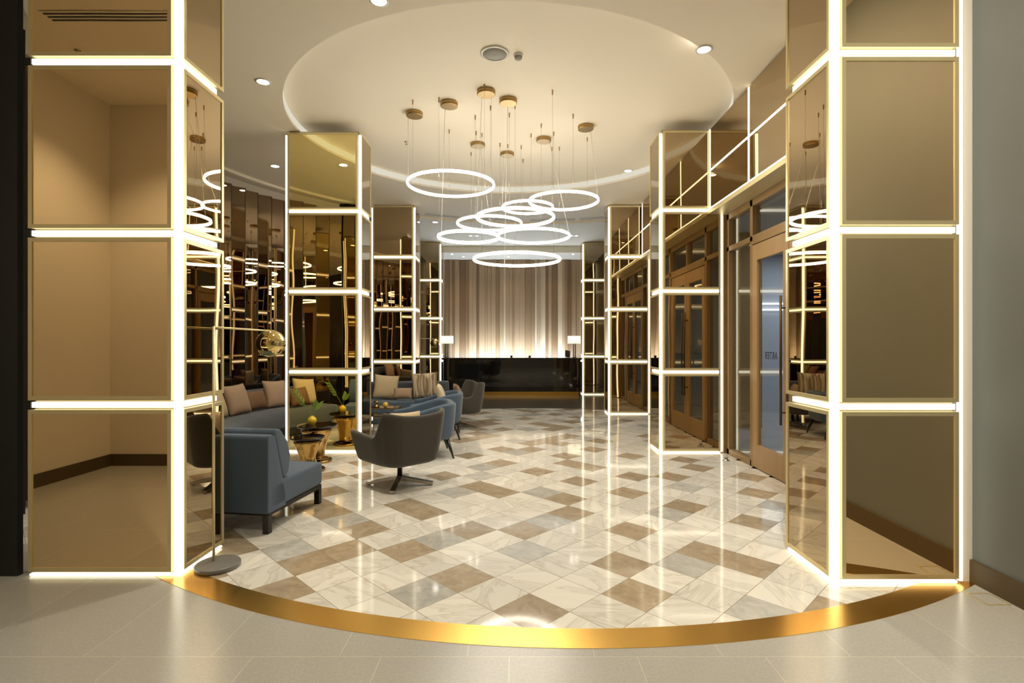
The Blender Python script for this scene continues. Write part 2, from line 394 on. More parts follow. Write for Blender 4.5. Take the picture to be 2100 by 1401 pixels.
# reception end floor, dark grey honed tile, with an arched edge towards the marble
mb = MB(); pts = [(-5, 17.3), (-5, 12.4)] + [(x, 7.36+math.sqrt(4.62**2-(x-.36)**2)) for x in [(-2.6+5.9*i/40) for i in range(41)]] + [(5, 12.4), (5, 17.3)]
mb.poly(pts[::-1], -.02, .0015)
M['foyer_dark'] = pm('reception_dark_tile', (.10, .085, .065), .14, var=.1, vscale=4)
struct(mb.build('floor_reception', M['foyer_dark']))
mb = MB(); mb.box(-6.2, 9, -4.3, 17.6, -.12, -.021); struct(mb.build('floor_slab', M['foyer_dark']))

# ------------------------------------------------------------------ ceiling
ZC = 4.36; RC = 2.87; CCX, CCY = -.08, 7.32
bm = bmesh.new()
rect = (-6.0, 3.2, -4.2, 15.7)
angs = sorted([2*PI*i/128 for i in range(128)] + [math.atan2(y-CCY, x-CCX) % (2*PI) for x in rect[:2] for y in rect[2:]])
inn, out, rim = [], [], []
for a in angs:
    c, s = math.cos(a), math.sin(a)
    t = min([((rect[1] if c > 0 else rect[0])-CCX)/c if abs(c) > 1e-6 else 1e9, ((rect[3] if s > 0 else rect[2])-CCY)/s if abs(s) > 1e-6 else 1e9])
    inn.append(bm.verts.new((CCX+RC*c, CCY+RC*s, ZC))); out.append(bm.verts.new((CCX+t*c, CCY+t*s, ZC)))
    rim.append(bm.verts.new((CCX+RC*c, CCY+RC*s, ZC+.13)))
m_ = len(angs)
for i in range(m_):
    j = (i+1) % m_
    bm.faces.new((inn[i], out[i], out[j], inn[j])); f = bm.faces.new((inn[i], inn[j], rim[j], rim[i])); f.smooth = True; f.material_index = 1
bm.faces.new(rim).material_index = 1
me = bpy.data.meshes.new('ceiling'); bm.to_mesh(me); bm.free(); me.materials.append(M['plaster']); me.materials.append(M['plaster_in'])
o = bpy.data.objects.new('ceiling', me); COL.objects.link(o); struct(o)
mb = MB(); mb.box(-3.4, 3.2, 15.7, 17.4, 4.16, 4.5); struct(mb.build('ceiling_reception', M['plaster']))
mb = MB(); mb.box(-6.2, 3.3, -4.3, 17.5, 4.52, 4.6); struct(mb.build('ceiling_slab', M['plaster']))
M['cove'] = emat('soft_cove_light', (1.0, .93, .76), .42)
b_ = MB(); b_.arc((CCX, CCY), RC-.006, RC-.001, 0, 2*PI, ZC+.03, ZC+.122, 128)
tag(b_.build('cove_light', M['cove']), 'soft glowing band around the rim of the circular ceiling recess', 'cove light')
b_ = MB(); b_.arc((CX, CY), 5.27, 5.36, math.radians(30), math.radians(228), ZC-.045, ZC+.01, 100)
struct(b_.build('trim_1', M['plaster']))

# ------------------------------------------------------------------ walls
def wall(name, x0, x1, y0, y1, z0, z1, mat): mb = MB(); mb.box(x0, x1, y0, y1, z0, z1); return struct(mb.build(name, mat))
wall('wall_right', 2.84, 2.99, -4.2, 3.30, 0, ZC, M['wall_grey'])
wall('baseboard_right', 2.822, 2.84, -4.2, 3.29, 0, .14, M['base_dark'])
wall('wall_left', -5.05, -4.9, .3, 3.5, 0, ZC, M['wall_light'])
wall('baseboard_left', -4.9, -4.882, .3, 3.5, 0, .14, M['base_dark'])
wall('wall_front_left', -5.05, -2.9, .15, .30, 0, ZC, M['wall_light'])
wall('baseboard_front_left', -4.88, -2.9, .30, .318, 0, .14, M['base_dark'])
wall('wall_left_passage', -3.05, -2.9, -4.2, .15, 0, ZC, M['wall_light'])
wall('wall_entry', -3.05, 2.99, -4.35, -4.2, 0, ZC, M['wall_light'])
wall('wall_return_right', 2.76, 2.84, 3.285, 3.90, 0, ZC, M['wall_light'])
wall('wall_void_left', -5.05, -3.16, 3.36, 3.40, 0, ZC, M['void_dark'])  # near-black sheet, its colour stands in for the dark void left of the pillar
b_ = MB(); b_.arc((CX, CY), 5.62, 5.72, math.radians(128), math.radians(227.5), 0, ZC+.1, 60)
struct(b_.build('wall_lounge_curved', M['wall_light']))
wall('wall_reception_back', -3.4, 3.2, 17.12, 17.25, 0, 4.5, M['wall_light'])
wall('wall_reception_left', -3.2, -3.1, 11.7, 17.2, 0, ZC, M['brown_panel'])
wall('wall_reception_right', 2.85, 2.95, 11.55, 17.2, 0, ZC, M['brown_panel'])

# ------------------------------------------------------------------ mirrored, back-lit pillars
def framed_panel(parent, face, a0, a1, z0, z1, pos, sgn, mat, fw=.025):
    """face 'y': panel spans x a0..a1 at y=pos, front pointing sgn; face 'x': spans y a0..a1 at x=pos"""
    def bx(mb, p0, p1, q0, q1, d0, d1):
        lo, hi = sorted((pos-sgn*d0, pos-sgn*d1))
        if face == 'y': mb.box(p0, p1, lo, hi, q0, q1)
        else: mb.box(lo, hi, p0, p1, q0, q1)
    m = MB(); bx(m, a0+fw*.5, a1-fw*.5, z0+fw*.5, z1-fw*.5, .006, .03)
    pn = m.build('mirror_panel', mat, parent)
    f = MB(); bx(f, a0, a1, z0, z0+fw, 0, .034); bx(f, a0, a1, z1-fw, z1, 0, .034)
    bx(f, a0, a0+fw, z0+fw, z1-fw, 0, .034); bx(f, a1-fw, a1, z0+fw, z1-fw, 0, .034)
    f.build('panel_frame', M['frame'], pn)
ROWS = [(.035, 1.060), (1.120, 2.150), (2.210, 3.240), (3.300, 4.335)]
def pillar(label, side, xo, xi, yf, yb, front_mat, outer_led=True, top_led=False, big=False, group='mirror clad pillars along both sides of the lobby', back_rows=True):
    """side -1: left of the lobby (inner corner is xi > xo); side +1: right"""
    t = thing('mirrored_pillar', label, 'pillar', ((xo+xi)/2, (yf+yb)/2, 0), 0, group)
    ox, oy = (xo+xi)/2, (yf+yb)/2
    inner = 1 if side < 0 else -1                 # direction of the inner face
    L = lambda v: v-ox
    lo, hi = sorted((L(xo), L(xi))); fy, by = yf-oy, yb-oy
    c = MB(); c.box(lo+.04, hi-.04, fy+.04, by-.04, 0, ZC); c.build('pillar_core', M['core_light'], t)
    cl = .062 if big else .05                     # width of the corner light slot
    xin = L(xi); xout = L(xo)
    pf = sorted((xout + inner*.03, xin - inner*cl))
    for z0, z1 in ROWS:
        framed_panel(t, 'y', pf[0], pf[1], z0, z1, fy, -1, front_mat)
        framed_panel(t, 'x', fy+cl*.55, by-.03, z0, z1, xin, inner, M['mirror'])
        if back_rows: framed_panel(t, 'y', pf[0], pf[1], z0, z1, by, 1, M['mirror'])
    def led(name, x0, x1, y0, y1, z0, z1, mat=M['led']):
        x0, x1 = sorted((x0, x1)); y0, y1 = sorted((y0, y1))
        q = MB(); q.box(x0, x1, y0, y1, z0, z1); return q.build(name, mat, t)
    d = .012                                      # strips sit this deep
    led('light_strip', xin-inner*(cl-.014), xin-inner*.004, fy+.004, fy+cl*.5, .005, ZC-.06)                # inner front corner
    led('light_strip', xout+inner*.002, xout+inner*.026, by-.004, by-.03, .02, ZC-.06)            # outer back corner
    if outer_led: led('light_strip', xout+inner*.002, xout+inner*.022, fy+.006, fy+.03, .02, ZC-.06)
    for z in (1.09, 2.18, 3.27):
        h = .017
        led('light_strip', xout+inner*.045, xin-inner*cl, fy+d, fy+.035, z-h, z+h)
        led('light_strip', xin-inner*d, xin-inner*.035, fy+cl*.55, by-.10, z-h, z+h)
        if back_rows: led('light_strip', xout+inner*.045, xin-inner*.06, by-d, by-.035, z-h, z+h)
    led('light_strip', xout+inner*.03, xin-inner*cl, fy+.012, fy+.035, .006, .018)
    led('light_strip', xin-inner*.008, xin-inner*.035, fy+cl*.55, by-.04, .006, .018)
    if not outer_led:
        for z in (1.09, 2.18, 3.27):
            q = MB(); q.box(min(xout, xout+inner*.045), max(xout, xout+inner*.045), fy+.004, fy+.04, z-.02, z+.02); q.build('strip_end_cap', M['black_steel'], t)
    if top_led: led('light_strip', xout+inner*.03, xin-inner*cl, fy+.002, fy+.03, ZC-.05, ZC-.03)
    return t
pillar('large mirrored pillar nearest on the left, beside the marble based floor lamp', -1, -3.11, -2.112, 3.345, 3.87, M['mirror_front'], outer_led=False, big=True)
pillar('large mirrored pillar nearest on the right, against the grey wall', 1, 2.755, 1.945, 3.245, 3.83, M['mirror_front'], big=True)
pillar('gold mirrored pillar behind the dark swivel armchair, second on the left', -1, -3.115, -2.085, 7.17, 7.70, M['mirror_gold'])
pillar('mirrored pillar where the glass door frame ends, second on the right', 1, 2.795, 1.945, 7.11, 7.66, M['mirror'])
pillar('mirrored pillar behind the blue sofa with cushions, third on the left', -1, -2.99, -2.075, 11.02, 11.60, M['mirror'])
pillar('mirrored pillar third on the right, with lit square along its top edge', 1, 2.80, 1.935, 10.98, 11.50, M['mirror'], top_led=True)
pillar('mirrored pillar at the left end of the black reception desk', -1, -2.75, -2.105, 15.10, 15.60, M['mirror'])
pillar('mirrored pillar at the right end of the black reception desk', 1, 2.60, 1.925, 15.10, 15.60, M['mirror'])

# ------------------------------------------------------------------ right side: glazed facade and mirror-clad bulkhead above it
def bulkhead(ya, yb, label, verts):
    t = thing('mirrored_bulkhead', label, 'wall panel', (2.6, ya, 0), 0, 'mirror clad bulkheads above the glass doors')
    m = MB(); m.box(.03, .22, 0, yb-ya, 3.28, ZC); m.build('bulkhead_core', M['core'], t)
    ys = [0]+[v-ya for v in verts]+[yb-ya]
    for i in range(len(ys)-1):
        for z0, z1 in ((3.285, 3.775), (3.805, 4.34)):
            m = MB(); m.box(.012, .03, ys[i]+.016, ys[i+1]-.016, z0, z1); m.build('mirror_panel', M['mirror'], t)
    m = MB(); m.box(.006, .028, .02, yb-ya-.02, 3.782, 3.798); m.build('light_strip', M['led'], t)
    for v in verts:
        m = MB(); m.box(.006, .028, v-ya-.011, v-ya+.011, 3.285, ZC-.02); m.build('light_strip', M['led'], t)
    m = MB(); m.box(-.012, .235, .0, yb-ya, 3.205, 3.262); m.build('soffit_trim', M['frame'], t, bevel=.004)
    m = MB(); m.box(-.006, .012, .01, yb-ya-.01, 3.264, 3.282); m.build('light_strip', M['led'], t)
bulkhead(3.86, 7.105, 'bronze mirrored bulkhead with lit grid above the nearer glass doors', [4.87, 5.91, 7.085])
bulkhead(7.72, 10.95, 'bronze mirrored bulkhead above the farther glass doors, hidden behind the second right pillar', [8.77, 9.82, 10.85])

DOORN = [0]
WINN = [0]
def facade(y_near, y_far, text=False):
    X = 2.84; m_near = y_far-2.57; d0 = y_far-2.46; d1 = y_far-1.62; d2 = y_far-.78; mul = y_far-.74
    def st(mb, name, mat, parent=None, **k):
        o = mb.build(name, mat, parent, **k)
        if not parent: struct(o)
        return o
    WINN[0] += 1
    mb = MB()
    for y in (y_near+.03, m_near, mul+.0, y_far-.04): mb.box(X, X+.10, y-.035, y+.035, 0, 3.2)
    mb.box(X, X+.10, y_near, y_far, 3.12, 3.205); mb.box(X+.0, X+.10, y_near, y_far, 2.70, 2.765)
    mb.box(X-.006, X+.10, m_near+.03, mul-.03, 2.655, 2.70); mb.box(X, X+.10, d1-.03, d1+.03, 2.76, 3.13)
    mb.box(X, X+.10, y_near, m_near, 0, .075); mb.box(X, X+.10, mul, y_far, 0, .075)
    w_ = st(mb, 'window_%d' % WINN[0], M['mullion'], bevel=.003)
    for a, b, z0, z1 in ((y_near+.06, m_near-.03, .075, 2.70), (mul+.03, y_far-.07, .075, 2.70), (y_near+.06, m_near-.03, 2.765, 3.12), (m_near+.03, d1-.03, 2.765, 3.12), (d1+.03, mul-.03, 2.765, 3.12), (mul+.03, y_far-.07, 2.765, 3.12)):
        g = MB(); g.box(X+.045, X+.053, a, b, z0, z1); g.build('window_pane', M['glass'], w_)
    for i, (a, b) in enumerate(((d0, d1-.005), (d1+.005, d2))):
        DOORN[0] += 1
        mb = MB(); st_w = .115
        mb.box(X-.004, X+.05, a, a+st_w, .012, 2.645); mb.box(X-.004, X+.05, b-st_w, b, .012, 2.645)
        mb.box(X-.004, X+.05, a+st_w, b-st_w, 2.455, 2.645); mb.box(X-.004, X+.05, a+st_w, b-st_w, .012, .285)
        d = st(mb, 'door_%d' % DOORN[0], M['door_wood'], bevel=.004)
        g = MB(); g.box(X+.018, X+.026, a+st_w, b-st_w, .285, 2.455); g.build('glass_pane', M['glass'], d)
        hy = b-.06 if i == 0 else a+.06
        h = MB(); h.tube([(X-.055, hy, .62), (X-.055, hy, 1.98)], .013, 12)
        for z in (.75, 1.85): h.tube([(X-.055, hy, z), (X-.002, hy, z)], .008, 8)
        h.build('door_handle', M['handle'], d)
        if text and i == 1:
            cu = bpy.data.curves.new('lettering', 'FONT'); cu.body = 'ARTER'; cu.size = .118; cu.extrude = .0008; cu.space_character = 1.05
            cu.materials.append(M['letter'])
            o = bpy.data.objects.new('lettering', cu); COL.objects.link(o); o.parent = d
            o.rotation_euler = (PI/2, 0, PI/2); o.location = (X+.0275, b-st_w-.425, 1.30); o.scale = (.80, 1, 1)
facade(3.90, 7.10, True)
facade(7.72, 10.95)
wall('trim_3', 2.80, 2.94, 7.102, 7.715, 0, 3.2, M['mullion'])
wall('trim_4', 2.805, 2.94, 10.955, 11.54, 0, 3.2, M['mullion'])
m = MB(); m.lathe([(.045, 0), (.045, .006), (.02, .012), (.02, .03), (.028, .04), (.0, .05)], 20)
tag(m.build('door_stop', M['chrome'], loc=(2.66, 6.66, .001)), 'small round metal floor stop in front of the glass door frame', 'door stop')

t = thing('floor_access_plate', 'small square metal floor plate in the grey tiles beside the right wall', 'floor plate', (2.735, 3.06, 0))
m = MB(); m.box(-.06, .06, -.06, .06, .0012, .0028); m.build('plate', M['foyer'], t)
m = MB(); m.box(-.072, .072, -.072, -.062, .0012, .0038); m.box(-.072, .072, .062, .072, .0012, .0038); m.box(-.072, -.062, -.062, .062, .0012, .0038); m.box(.062, .072, -.062, .062, .0012, .0038); m.build('plate_frame', M['frame'], t)
# the space beyond the glass
wall('wall_corridor_end', 2.95, 9.0, 11.5, 11.65, 0, 3.4, M['out_wall'])
wall('wall_corridor_right', 8.0, 8.15, -1, 11.5, 0, 3.4, M['out_wall'])
wall('wall_corridor_near', 2.99, 8.0, 1.0, 1.15, 0, 3.4, M['out_wall'])
wall('floor_corridor', 2.95, 8.0, 1.15, 11.5, -.02, 0.0, M['out_floor'])
wall('ceiling_corridor', 2.95, 8.0, 1.15, 11.5, 3.40, 3.45, M['out_ceil'])
for i, (z, x0) in enumerate(((2.33, 4.6), (2.20, 4.4))):
    mb = MB(); mb.box(x0, 7.6, 11.44, 11.50, z-.014, z+.014)
    tag(mb.build('linear_wall_light', M['cool']), ('upper' if i == 0 else 'lower') + ' thin white linear light seen through the glass door', 'wall light', 'linear lights beyond the glass doors')
wall('trim_2', 3.9, 4.3, 9.2, 9.6, 0, 3.4, M['mullion'])
def area_lamp(parent, loc, size, power, col):
    ld = bpy.data.lights.new('lamp_glow', 'AREA'); ld.energy = power; ld.color = col; ld.shape = 'RECTANGLE'; ld.size = size[0]; ld.size_y = size[1]
    lo = bpy.data.objects.new('lamp_glow', ld); COL.objects.link(lo); lo.location = loc; lo.parent = parent; return lo
for i, y in enumerate((4.2, 7.2, 10.0)):  # cool panels added only to light the space behind the glass
    t = thing('added_corridor_light', ['unseen light panel added beyond the nearer glass doors', 'unseen light panel added beyond the second right pillar', 'unseen light panel added at the far end beyond the glass'][i], 'ceiling light', (5.9, y, 3.40), 0, 'light panels added beyond the glass')
    m = MB(); m.box(-.3, .3, -.3, .3, -.02, 0); m.build('lamp_frame', M['white_trim'], t)
    m = MB(); m.box(-.27, .27, -.27, .27, -.024, -.0205); m.build('diffuser', M['cool'], t)
    area_lamp(t, (0, 0, -.04), (.5, .5), 24, (.82, .90, 1.0))

# ------------------------------------------------------------------ curved wall of mirrored slats in the lounge
t = thing('mirrored_slat_wall', 'curved wall of tall overlapping dark bronze mirrored slats behind the lounge sofa', 'wall panel', (CX, CY, 0))
RS = 5.42; a0, a1, ns = math.radians(133), math.radians(227), 31
for i in range(ns):
    a = a0+(a1-a0)*(i+.5)/ns; w_ = RS*(a1-a0)/ns*.53; sg = -1 if a < math.radians(186) else 1; tw = math.radians((7, -6, 3, -9, 5, -2, 9, -4)[i % 8])
    m = MB(); m.box(-.012, .012, -w_, w_, .02, 4.16)
    m.xf(Matrix.Translation((RS*math.cos(a), RS*math.sin(a), 0)) @ Matrix.Rotation(a+sg*math.radians(24)+tw, 4, 'Z'))
    o_ = m.build('mirror_slat', M['mirror_dark'], t)
    e = MB(); e.box(-.014, .014, w_, w_+.012, .02, 4.16); e.box(-.014, .014, -w_-.012, -w_, .02, 4.16)
    e.xf(Matrix.Translation((RS*math.cos(a), RS*math.sin(a), 0)) @ Matrix.Rotation(a+sg*math.radians(24)+tw, 4, 'Z'))
    e.build('slat_edge', M['black_steel'], o_)

# ------------------------------------------------------------------ pendant rings
def pendant(label, x, y, z, r, canopy, cordang, wires=3):
    t = thing('ring_pendant', label, 'pendant light', (x, y, z), 0, 'glowing ring pendants hung over the lobby')
    zc = ZC+.13-z
    m = MB(); m.torus(r, .0130, 96, 10, .0155); m.build('light_ring', M['ring'], t)
    m = MB(); m.torus(r, .012, 96, 8, .006).xf(Matrix.Translation((0, 0, .022))); m.build('ring_housing', M['white_trim'], t)
    for k in range(wires):
        a = cordang+2*PI*(k+.33)/wires
        px, py = r*math.cos(a), r*math.sin(a)
        m = MB(); m.tube([(px, py, .02), (px, py, zc-.045)], .0013, 5)
        w_ = m.build('suspension_wire', M['chrome'], t)
        m = MB(); m.lathe([(.006, -.06), (.008, -.045), (.008, -.001)], 10, (px, py, zc)); m.build('wire_ferrule', M['brass'], w_)
    cx, cy = canopy[0]-x, canopy[1]-y
    m = MB(); m.lathe([(.100, 0), (.108, .004), (.108, .050), (.104, .054)], 32, (cx, cy, zc-.055)); c = m.build('canopy', M['brass'], t)
    px, py = r*math.cos(cordang), r*math.sin(cordang)
    d = math.hypot(px-cx, py-cy); k = min(1, .085/max(d, 1e-3))
    m = MB(); m.tube([(px, py, .02), (cx+(px-cx)*k, cy+(py-cy)*k, zc-.05)], .0026, 6); m.build('power_cord', M['white_trim'], t)
def can(u, v): s = (703-v)/(ZC+.07-HC); return ((u-1056)/s, F/s)
P = [('large ring pendant at upper left, the highest of the cluster', 925, 379, 88, can(850, 240), PI),
     ('ring pendant at upper right, widest on the right side of the cluster', 1156, 413, 70.5, can(1201, 267), 0),
     ('small ring pendant partly inside the upper right ring', 1082, 426, 52, can(1040, 321), PI),
     ('ring pendant in the middle of the cluster crossing its neighbour below left', 1057, 447, 79, can(997, 196), PI),
     ('ring pendant left of centre, half behind the middle ring', 1004, 459, 66, can(980, 302), PI*.5),
     ('small low ring pendant at the lower left of the cluster', 961, 487, 62, can(921, 220), PI*.9),
     ('wide low ring pendant at the lower right of the cluster', 1094, 485, 74, can(1115, 292), 0),
     ('lowest and widest ring pendant hanging in front of the timber panel', 1060, 533, 88.5, can(1042, 214), PI*.6)]
for i, (lab, u, v, hw, cn, ca) in enumerate(P):
    Y = cn[1] + (0.0, .1, -.1, .15, 0, 0, 0, .73)[i]
    s = F/Y; r = hw/s
    pendant(lab, (u-1056)/s, Y, HC+(703-v)/s, r, cn, ca)

# ------------------------------------------------------------------ ceiling fittings
def downlight(x, y, z, label, power=SPOT, r=.062, cone=1.9, col=(1, .885, .70)):
    t = thing('recessed_downlight', label, 'downlight', (x, y, z), 0, 'recessed ceiling downlights')
    m = MB(); m.lathe([(r, -.001), (r*1.25, -.002), (r*1.3, -.008), (r, -.010), (r, -.001)], 28, cap=False); m.build('bezel', M['white_trim'], t)
    m = MB(); m.lathe([(r*.98, -.002), (r*.98, -.004)], 28); m.build('lens', M['lamp_white'], t)
    ld = bpy.data.lights.new('lamp_glow', 'SPOT'); ld.energy = power; ld.spot_size = cone; ld.spot_blend = .8; ld.color = col; ld.shadow_soft_size = .05
    lo = bpy.data.objects.new('lamp_glow', ld); COL.objects.link(lo); lo.location = (0, 0, -.03); lo.parent = t
for x, y, lab in ((-2.77, 5.82, 'round downlight in the ceiling between the two left pillars'), (-1.14, 4.44, 'round downlight at the front edge of the ceiling circle, left of centre'),
                  (1.85, 5.18, 'round downlight on the right edge of the ceiling circle'), (1.97, 9.23, 'small distant downlight beside the second right pillar'),
                  (-4.0, 1.26, 'round downlight reflected in the near left pillar mirror'), (-1.2, 1.2, 'downlight above the foyer, left of the viewpoint'), (1.6, 1.2, 'downlight above the foyer, right of the viewpoint'),
                  (-1.2, -1.6, 'downlight behind the viewpoint, left'), (1.6, -1.6, 'downlight behind the viewpoint, right'), (-3.9, 8.6, 'downlight above the curved lounge sofa'),
                  (-1.9, 12.6, 'downlight over the left of the reception floor'), (1.6, 12.6, 'downlight over the right of the reception floor')):
    downlight(x, y, ZC+.13 if math.hypot(x-CCX, y-CCY) < RC else ZC, lab, 60 if x < -3 and y < 2 else 62 if y < 2 else 45 if y > 8.7 else SPOT)
for i, (u, v, Y) in enumerate(((965, 493, 14.2), (978, 493, 14.2), (1172, 493, 14.2), (1182, 493, 14.2))):
    s = F/Y; downlight((u-1056)/s, Y, ZC, ['first of the paired spots left above the desk', 'second of the paired spots left above the desk', 'first of the paired spots right above the desk', 'second of the paired spots right above the desk'][i], 14, .045)
for i, x in enumerate((-1.6, -.2, 1.3)):
    downlight(x, 16.45, 4.16, ['small ceiling spot over the left of the timber panel', 'small ceiling spot over the centre of the timber panel', 'small ceiling spot over the right of the timber panel'][i], 12, .04, 1.6)
for i, x in enumerate((-1.9, 1.75)):
    downlight(x, 15.95, 4.16, ['small spot in the reception ceiling beside the left desk pillar', 'small spot in the reception ceiling beside the right desk pillar'][i], 12, .04)
t = thing('added_wall_fill', 'unseen fill spot added above the foyer to brighten the grey wall beside the near right pillar', 'downlight', (.9, 1.3, ZC), 0, 'recessed ceiling downlights')  # added spot, brightens the wall reflected in the near right pillar
m = MB(); m.lathe([(.06, -.001), (.078, -.002), (.08, -.008), (.06, -.010), (.06, -.001)], 28, cap=False); m.build('bezel', M['white_trim'], t)
m = MB(); m.lathe([(.059, -.002), (.059, -.004)], 28); m.build('lens', M['lamp_white'], t)
ld = bpy.data.lights.new('lamp_glow', 'SPOT'); ld.energy = 300; ld.spot_size = 1.9; ld.spot_blend = .9; ld.color = (1, .9, .74); ld.shadow_soft_size = .06
lo = bpy.data.objects.new('lamp_glow', ld); COL.objects.link(lo); lo.location = (0, 0, -.03); lo.rotation_euler = (math.radians(14), math.radians(-44), 0); lo.parent = t
t = thing('ceiling_speaker', 'large round grey ceiling speaker in the ceiling circle', 'speaker', (-.21, 5.49, ZC+.13))
m = MB(); m.lathe([(.125, -.002), (.145, -.003), (.148, -.012), (.125, -.014), (.125, -.002)], 40, cap=False); m.build('bezel', M['white_trim'], t)
m = MB(); m.lathe([(.125, -.002), (.125, -.009), (0.02, -.011)], 40); m.build('grille', M['mesh_grey'], t)
t = thing('smoke_detector', 'small round smoke detector beside the ceiling speaker', 'smoke detector', (.035, 5.52, ZC+.13))
m = MB(); m.lathe([(.05, -.002), (.05, -.014), (.045, -.02)], 28); m.build('base', M['white_trim'], t)
m = MB(); m.lathe([(.042, -.02), (.036, -.045), (.01, -.05)], 28); m.build('sensor_cap', M['mesh_grey'], t)
def sprinkler(x, y, z, lab):
    m = MB(); m.lathe([(.028, -.001), (.03, -.006), (.008, -.012), (.006, -.035), (.02, -.04), (.02, -.043)], 16)
    tag(m.build('sprinkler_head', M['chrome'], loc=(x, y, z)), lab, 'sprinkler', 'ceiling sprinkler heads')
sprinkler(-1.62, 7.9, ZC+.13, 'sprinkler head beside the leftmost brass canopy'); sprinkler(-4.3, 1.5, ZC, 'sprinkler head near the downlight reflected in the near left pillar')
def vent(name, lab, pts, n, rot=0, L_=.62):
    x, y = pts; t = thing(name, lab, 'air vent', (x, y, ZC), rot, 'linear slot vents in the ceiling')
    m = MB(); m.box(-L_, L_, -.07, .07, -.004, -.001); m.build('slot_backing', M['black_steel'], t)
    for k in range(n+1):
        yy = -.07+.14*k/n; m = MB(); m.box(-L_, L_, yy-.008, yy+.008, -.012, -.004); m.build('louvre', M['white_trim'], t)
vent('linear_vent', 'long slotted air vent reflected in the near left pillar mirror', (-3.5, 2.05), 3)
for i, (deg, lab) in enumerate(((112, 'dark slot vent in the far ceiling left of the rings'), (98, 'dark slot vent in the far ceiling behind the left rings'), (84, 'dark slot vent in the far ceiling behind the middle rings'), (71, 'dark slot vent in the far ceiling right of the rings'))):
    a = math.radians(deg); vent('linear_vent', lab, (CX+5.02*math.cos(a), CY+5.02*math.sin(a)), 2, a+PI/2, .52)

# ------------------------------------------------------------------ furniture
def pillow(name, label, mat, loc, rot, size=.44, th=.15, group='cushions on the lounge seating'):
    bm = bmesh.new(); n = 14; idx = {}
    for side in (1, -1):
        for i in range(n+1):
            for j in range(n+1):
                u = -1+2*i/n; v = -1+2*j/n
                if side == -1 and (i in (0, n) or j in (0, n)): idx[(side, i, j)] = idx[(1, i, j)]; continue
                e = (max(0, 1-abs(u)**2.6)*max(0, 1-abs(v)**2.6))**.5
                k = 1-.09*(1-max(abs(u), abs(v)))*0-.07*((1-abs(u)**2) if abs(v) > abs(u) else (1-abs(v)**2))*max(abs(u), abs(v))**3
                idx[(side, i, j)] = bm.verts.new((u*size/2*k, side*e*th/2, v*size/2*k))
    for side in (1, -1):
        for i in range(n):
            for j in range(n):
                q = [idx[(side, i, j)], idx[(side, i+1, j)], idx[(side, i+1, j+1)], idx[(side, i, j+1)]]
                f = bm.faces.new(q if side > 0 else q[::-1]); f.smooth = True
    m = MB(); m.bm.free(); m.bm = bm
    o = m.build(name, mat, loc=loc); o.rotation_euler = rot
    return tag(o, label, 'cushion', group)

# curved banquette on the lounge wall
t = thing('curved_sofa', 'long curved slate blue sofa against the mirrored slat wall', 'sofa', (CX, CY, 0))
sa0, sa1 = math.radians(153), math.radians(212)
m = MB(); m.arcprof((0, 0), [(4.05, .16), (4.03, .19), (4.03, .38), (4.07, .42), (4.72, .42), (4.76, .16)], sa0, sa1, 60); m.build('seat', M['slate_fabric'], t)
m = MB(); m.arcprof((0, 0), [(4.66, .42), (4.70, .68), (4.74, .715), (4.88, .715), (4.92, .68), (4.92, .16), (4.765, .16), (4.765, .42)], sa0, sa1, 60); m.build('backrest', M['slate_fabric'], t)
m = MB(); m.arc((0, 0), 4.14, 4.86, sa0+.01, sa1-.01, .02, .158, 50); m.build('plinth', M['black_wood'], t)
def on_arc(deg, R): a = math.radians(deg); return (CX+R*math.cos(a), CY+R*math.sin(a), a)
for deg, mat, lab, sz, kind in ((174, 'taupe', 'taupe square cushion leaning on the curved sofa beside the near left pillar edge', .46, 0), (162.5, 'taupe', 'taupe square cushion on the curved sofa left of the gold mirrored pillar', .46, 0),
                          (168.5, 'brown_cush', 'low brown cushion between the two taupe cushions on the curved sofa', .34, 1), (208, 'sand', 'sand coloured cushion at the near end of the curved sofa', .46, 0), (200.5, 'taupe', 'taupe cushion seen in the gold mirrored pillar', .46, 0),
                          (204.5, 'brown_cush', 'low brown cushion seen in the gold mirrored pillar', .34, 1), (180.5, 'sand', 'sand cushion on the curved sofa facing the lobby', .46, 0)):
    x, y, a = on_arc(deg, 4.50 if not kind else (4.33 if deg > 200 else 4.50))
    pillow('throw_cushion', lab, M[mat], (x, y, .42+sz*.5*.93+.01), (math.radians(-18), random.uniform(-.12, .12)*(1-kind), a-PI/2+random.uniform(-.15, .15)), sz if not kind else .44, .15) .scale = (1, 1, 1 if not kind else .7)

# straight blue sofa facing the viewer, in front of the third left pillar
t = thing('blue_sofa', 'blue straight sofa with cushions standing before the third left pillar', 'sofa', (-2.25, 10.0, 0), math.radians(8))
m = MB(); m.box(-1.0, 1.0, -.42, .30, .16, .42); m.build('seat', M['blue_fabric'], t, bevel=.04, seg=3)
m = MB(); m.box(-1.0, 1.0, .20, .42, .16, .73); m.build('backrest', M['slate_fabric'], t, bevel=.04, seg=3)
for sx in (-.9, .9):
    for sy in (-.33, .33): m = MB(); m.box(sx-.02, sx+.02, sy-.02, sy+.02, 0.002, .17); m.build('leg', M['black_wood'], t)
pillow('throw_cushion', 'sand cushion on the left of the straight blue sofa', M['sand'], (-2.42, 9.93, .655), (math.radians(-14), .08, .1), .46)
pillow('throw_cushion', 'large striped cushion on the right of the straight blue sofa', M['striped'], (-1.70, 10.0, .675), (math.radians(-14), -.05, .18), .50)
pillow('throw_cushion', 'low grey brown cushion in the middle of the straight blue sofa', M['taupe'], (-2.06, 9.73, .555), (math.radians(-25), 0, .1), .34).scale = (1, 1, .62)

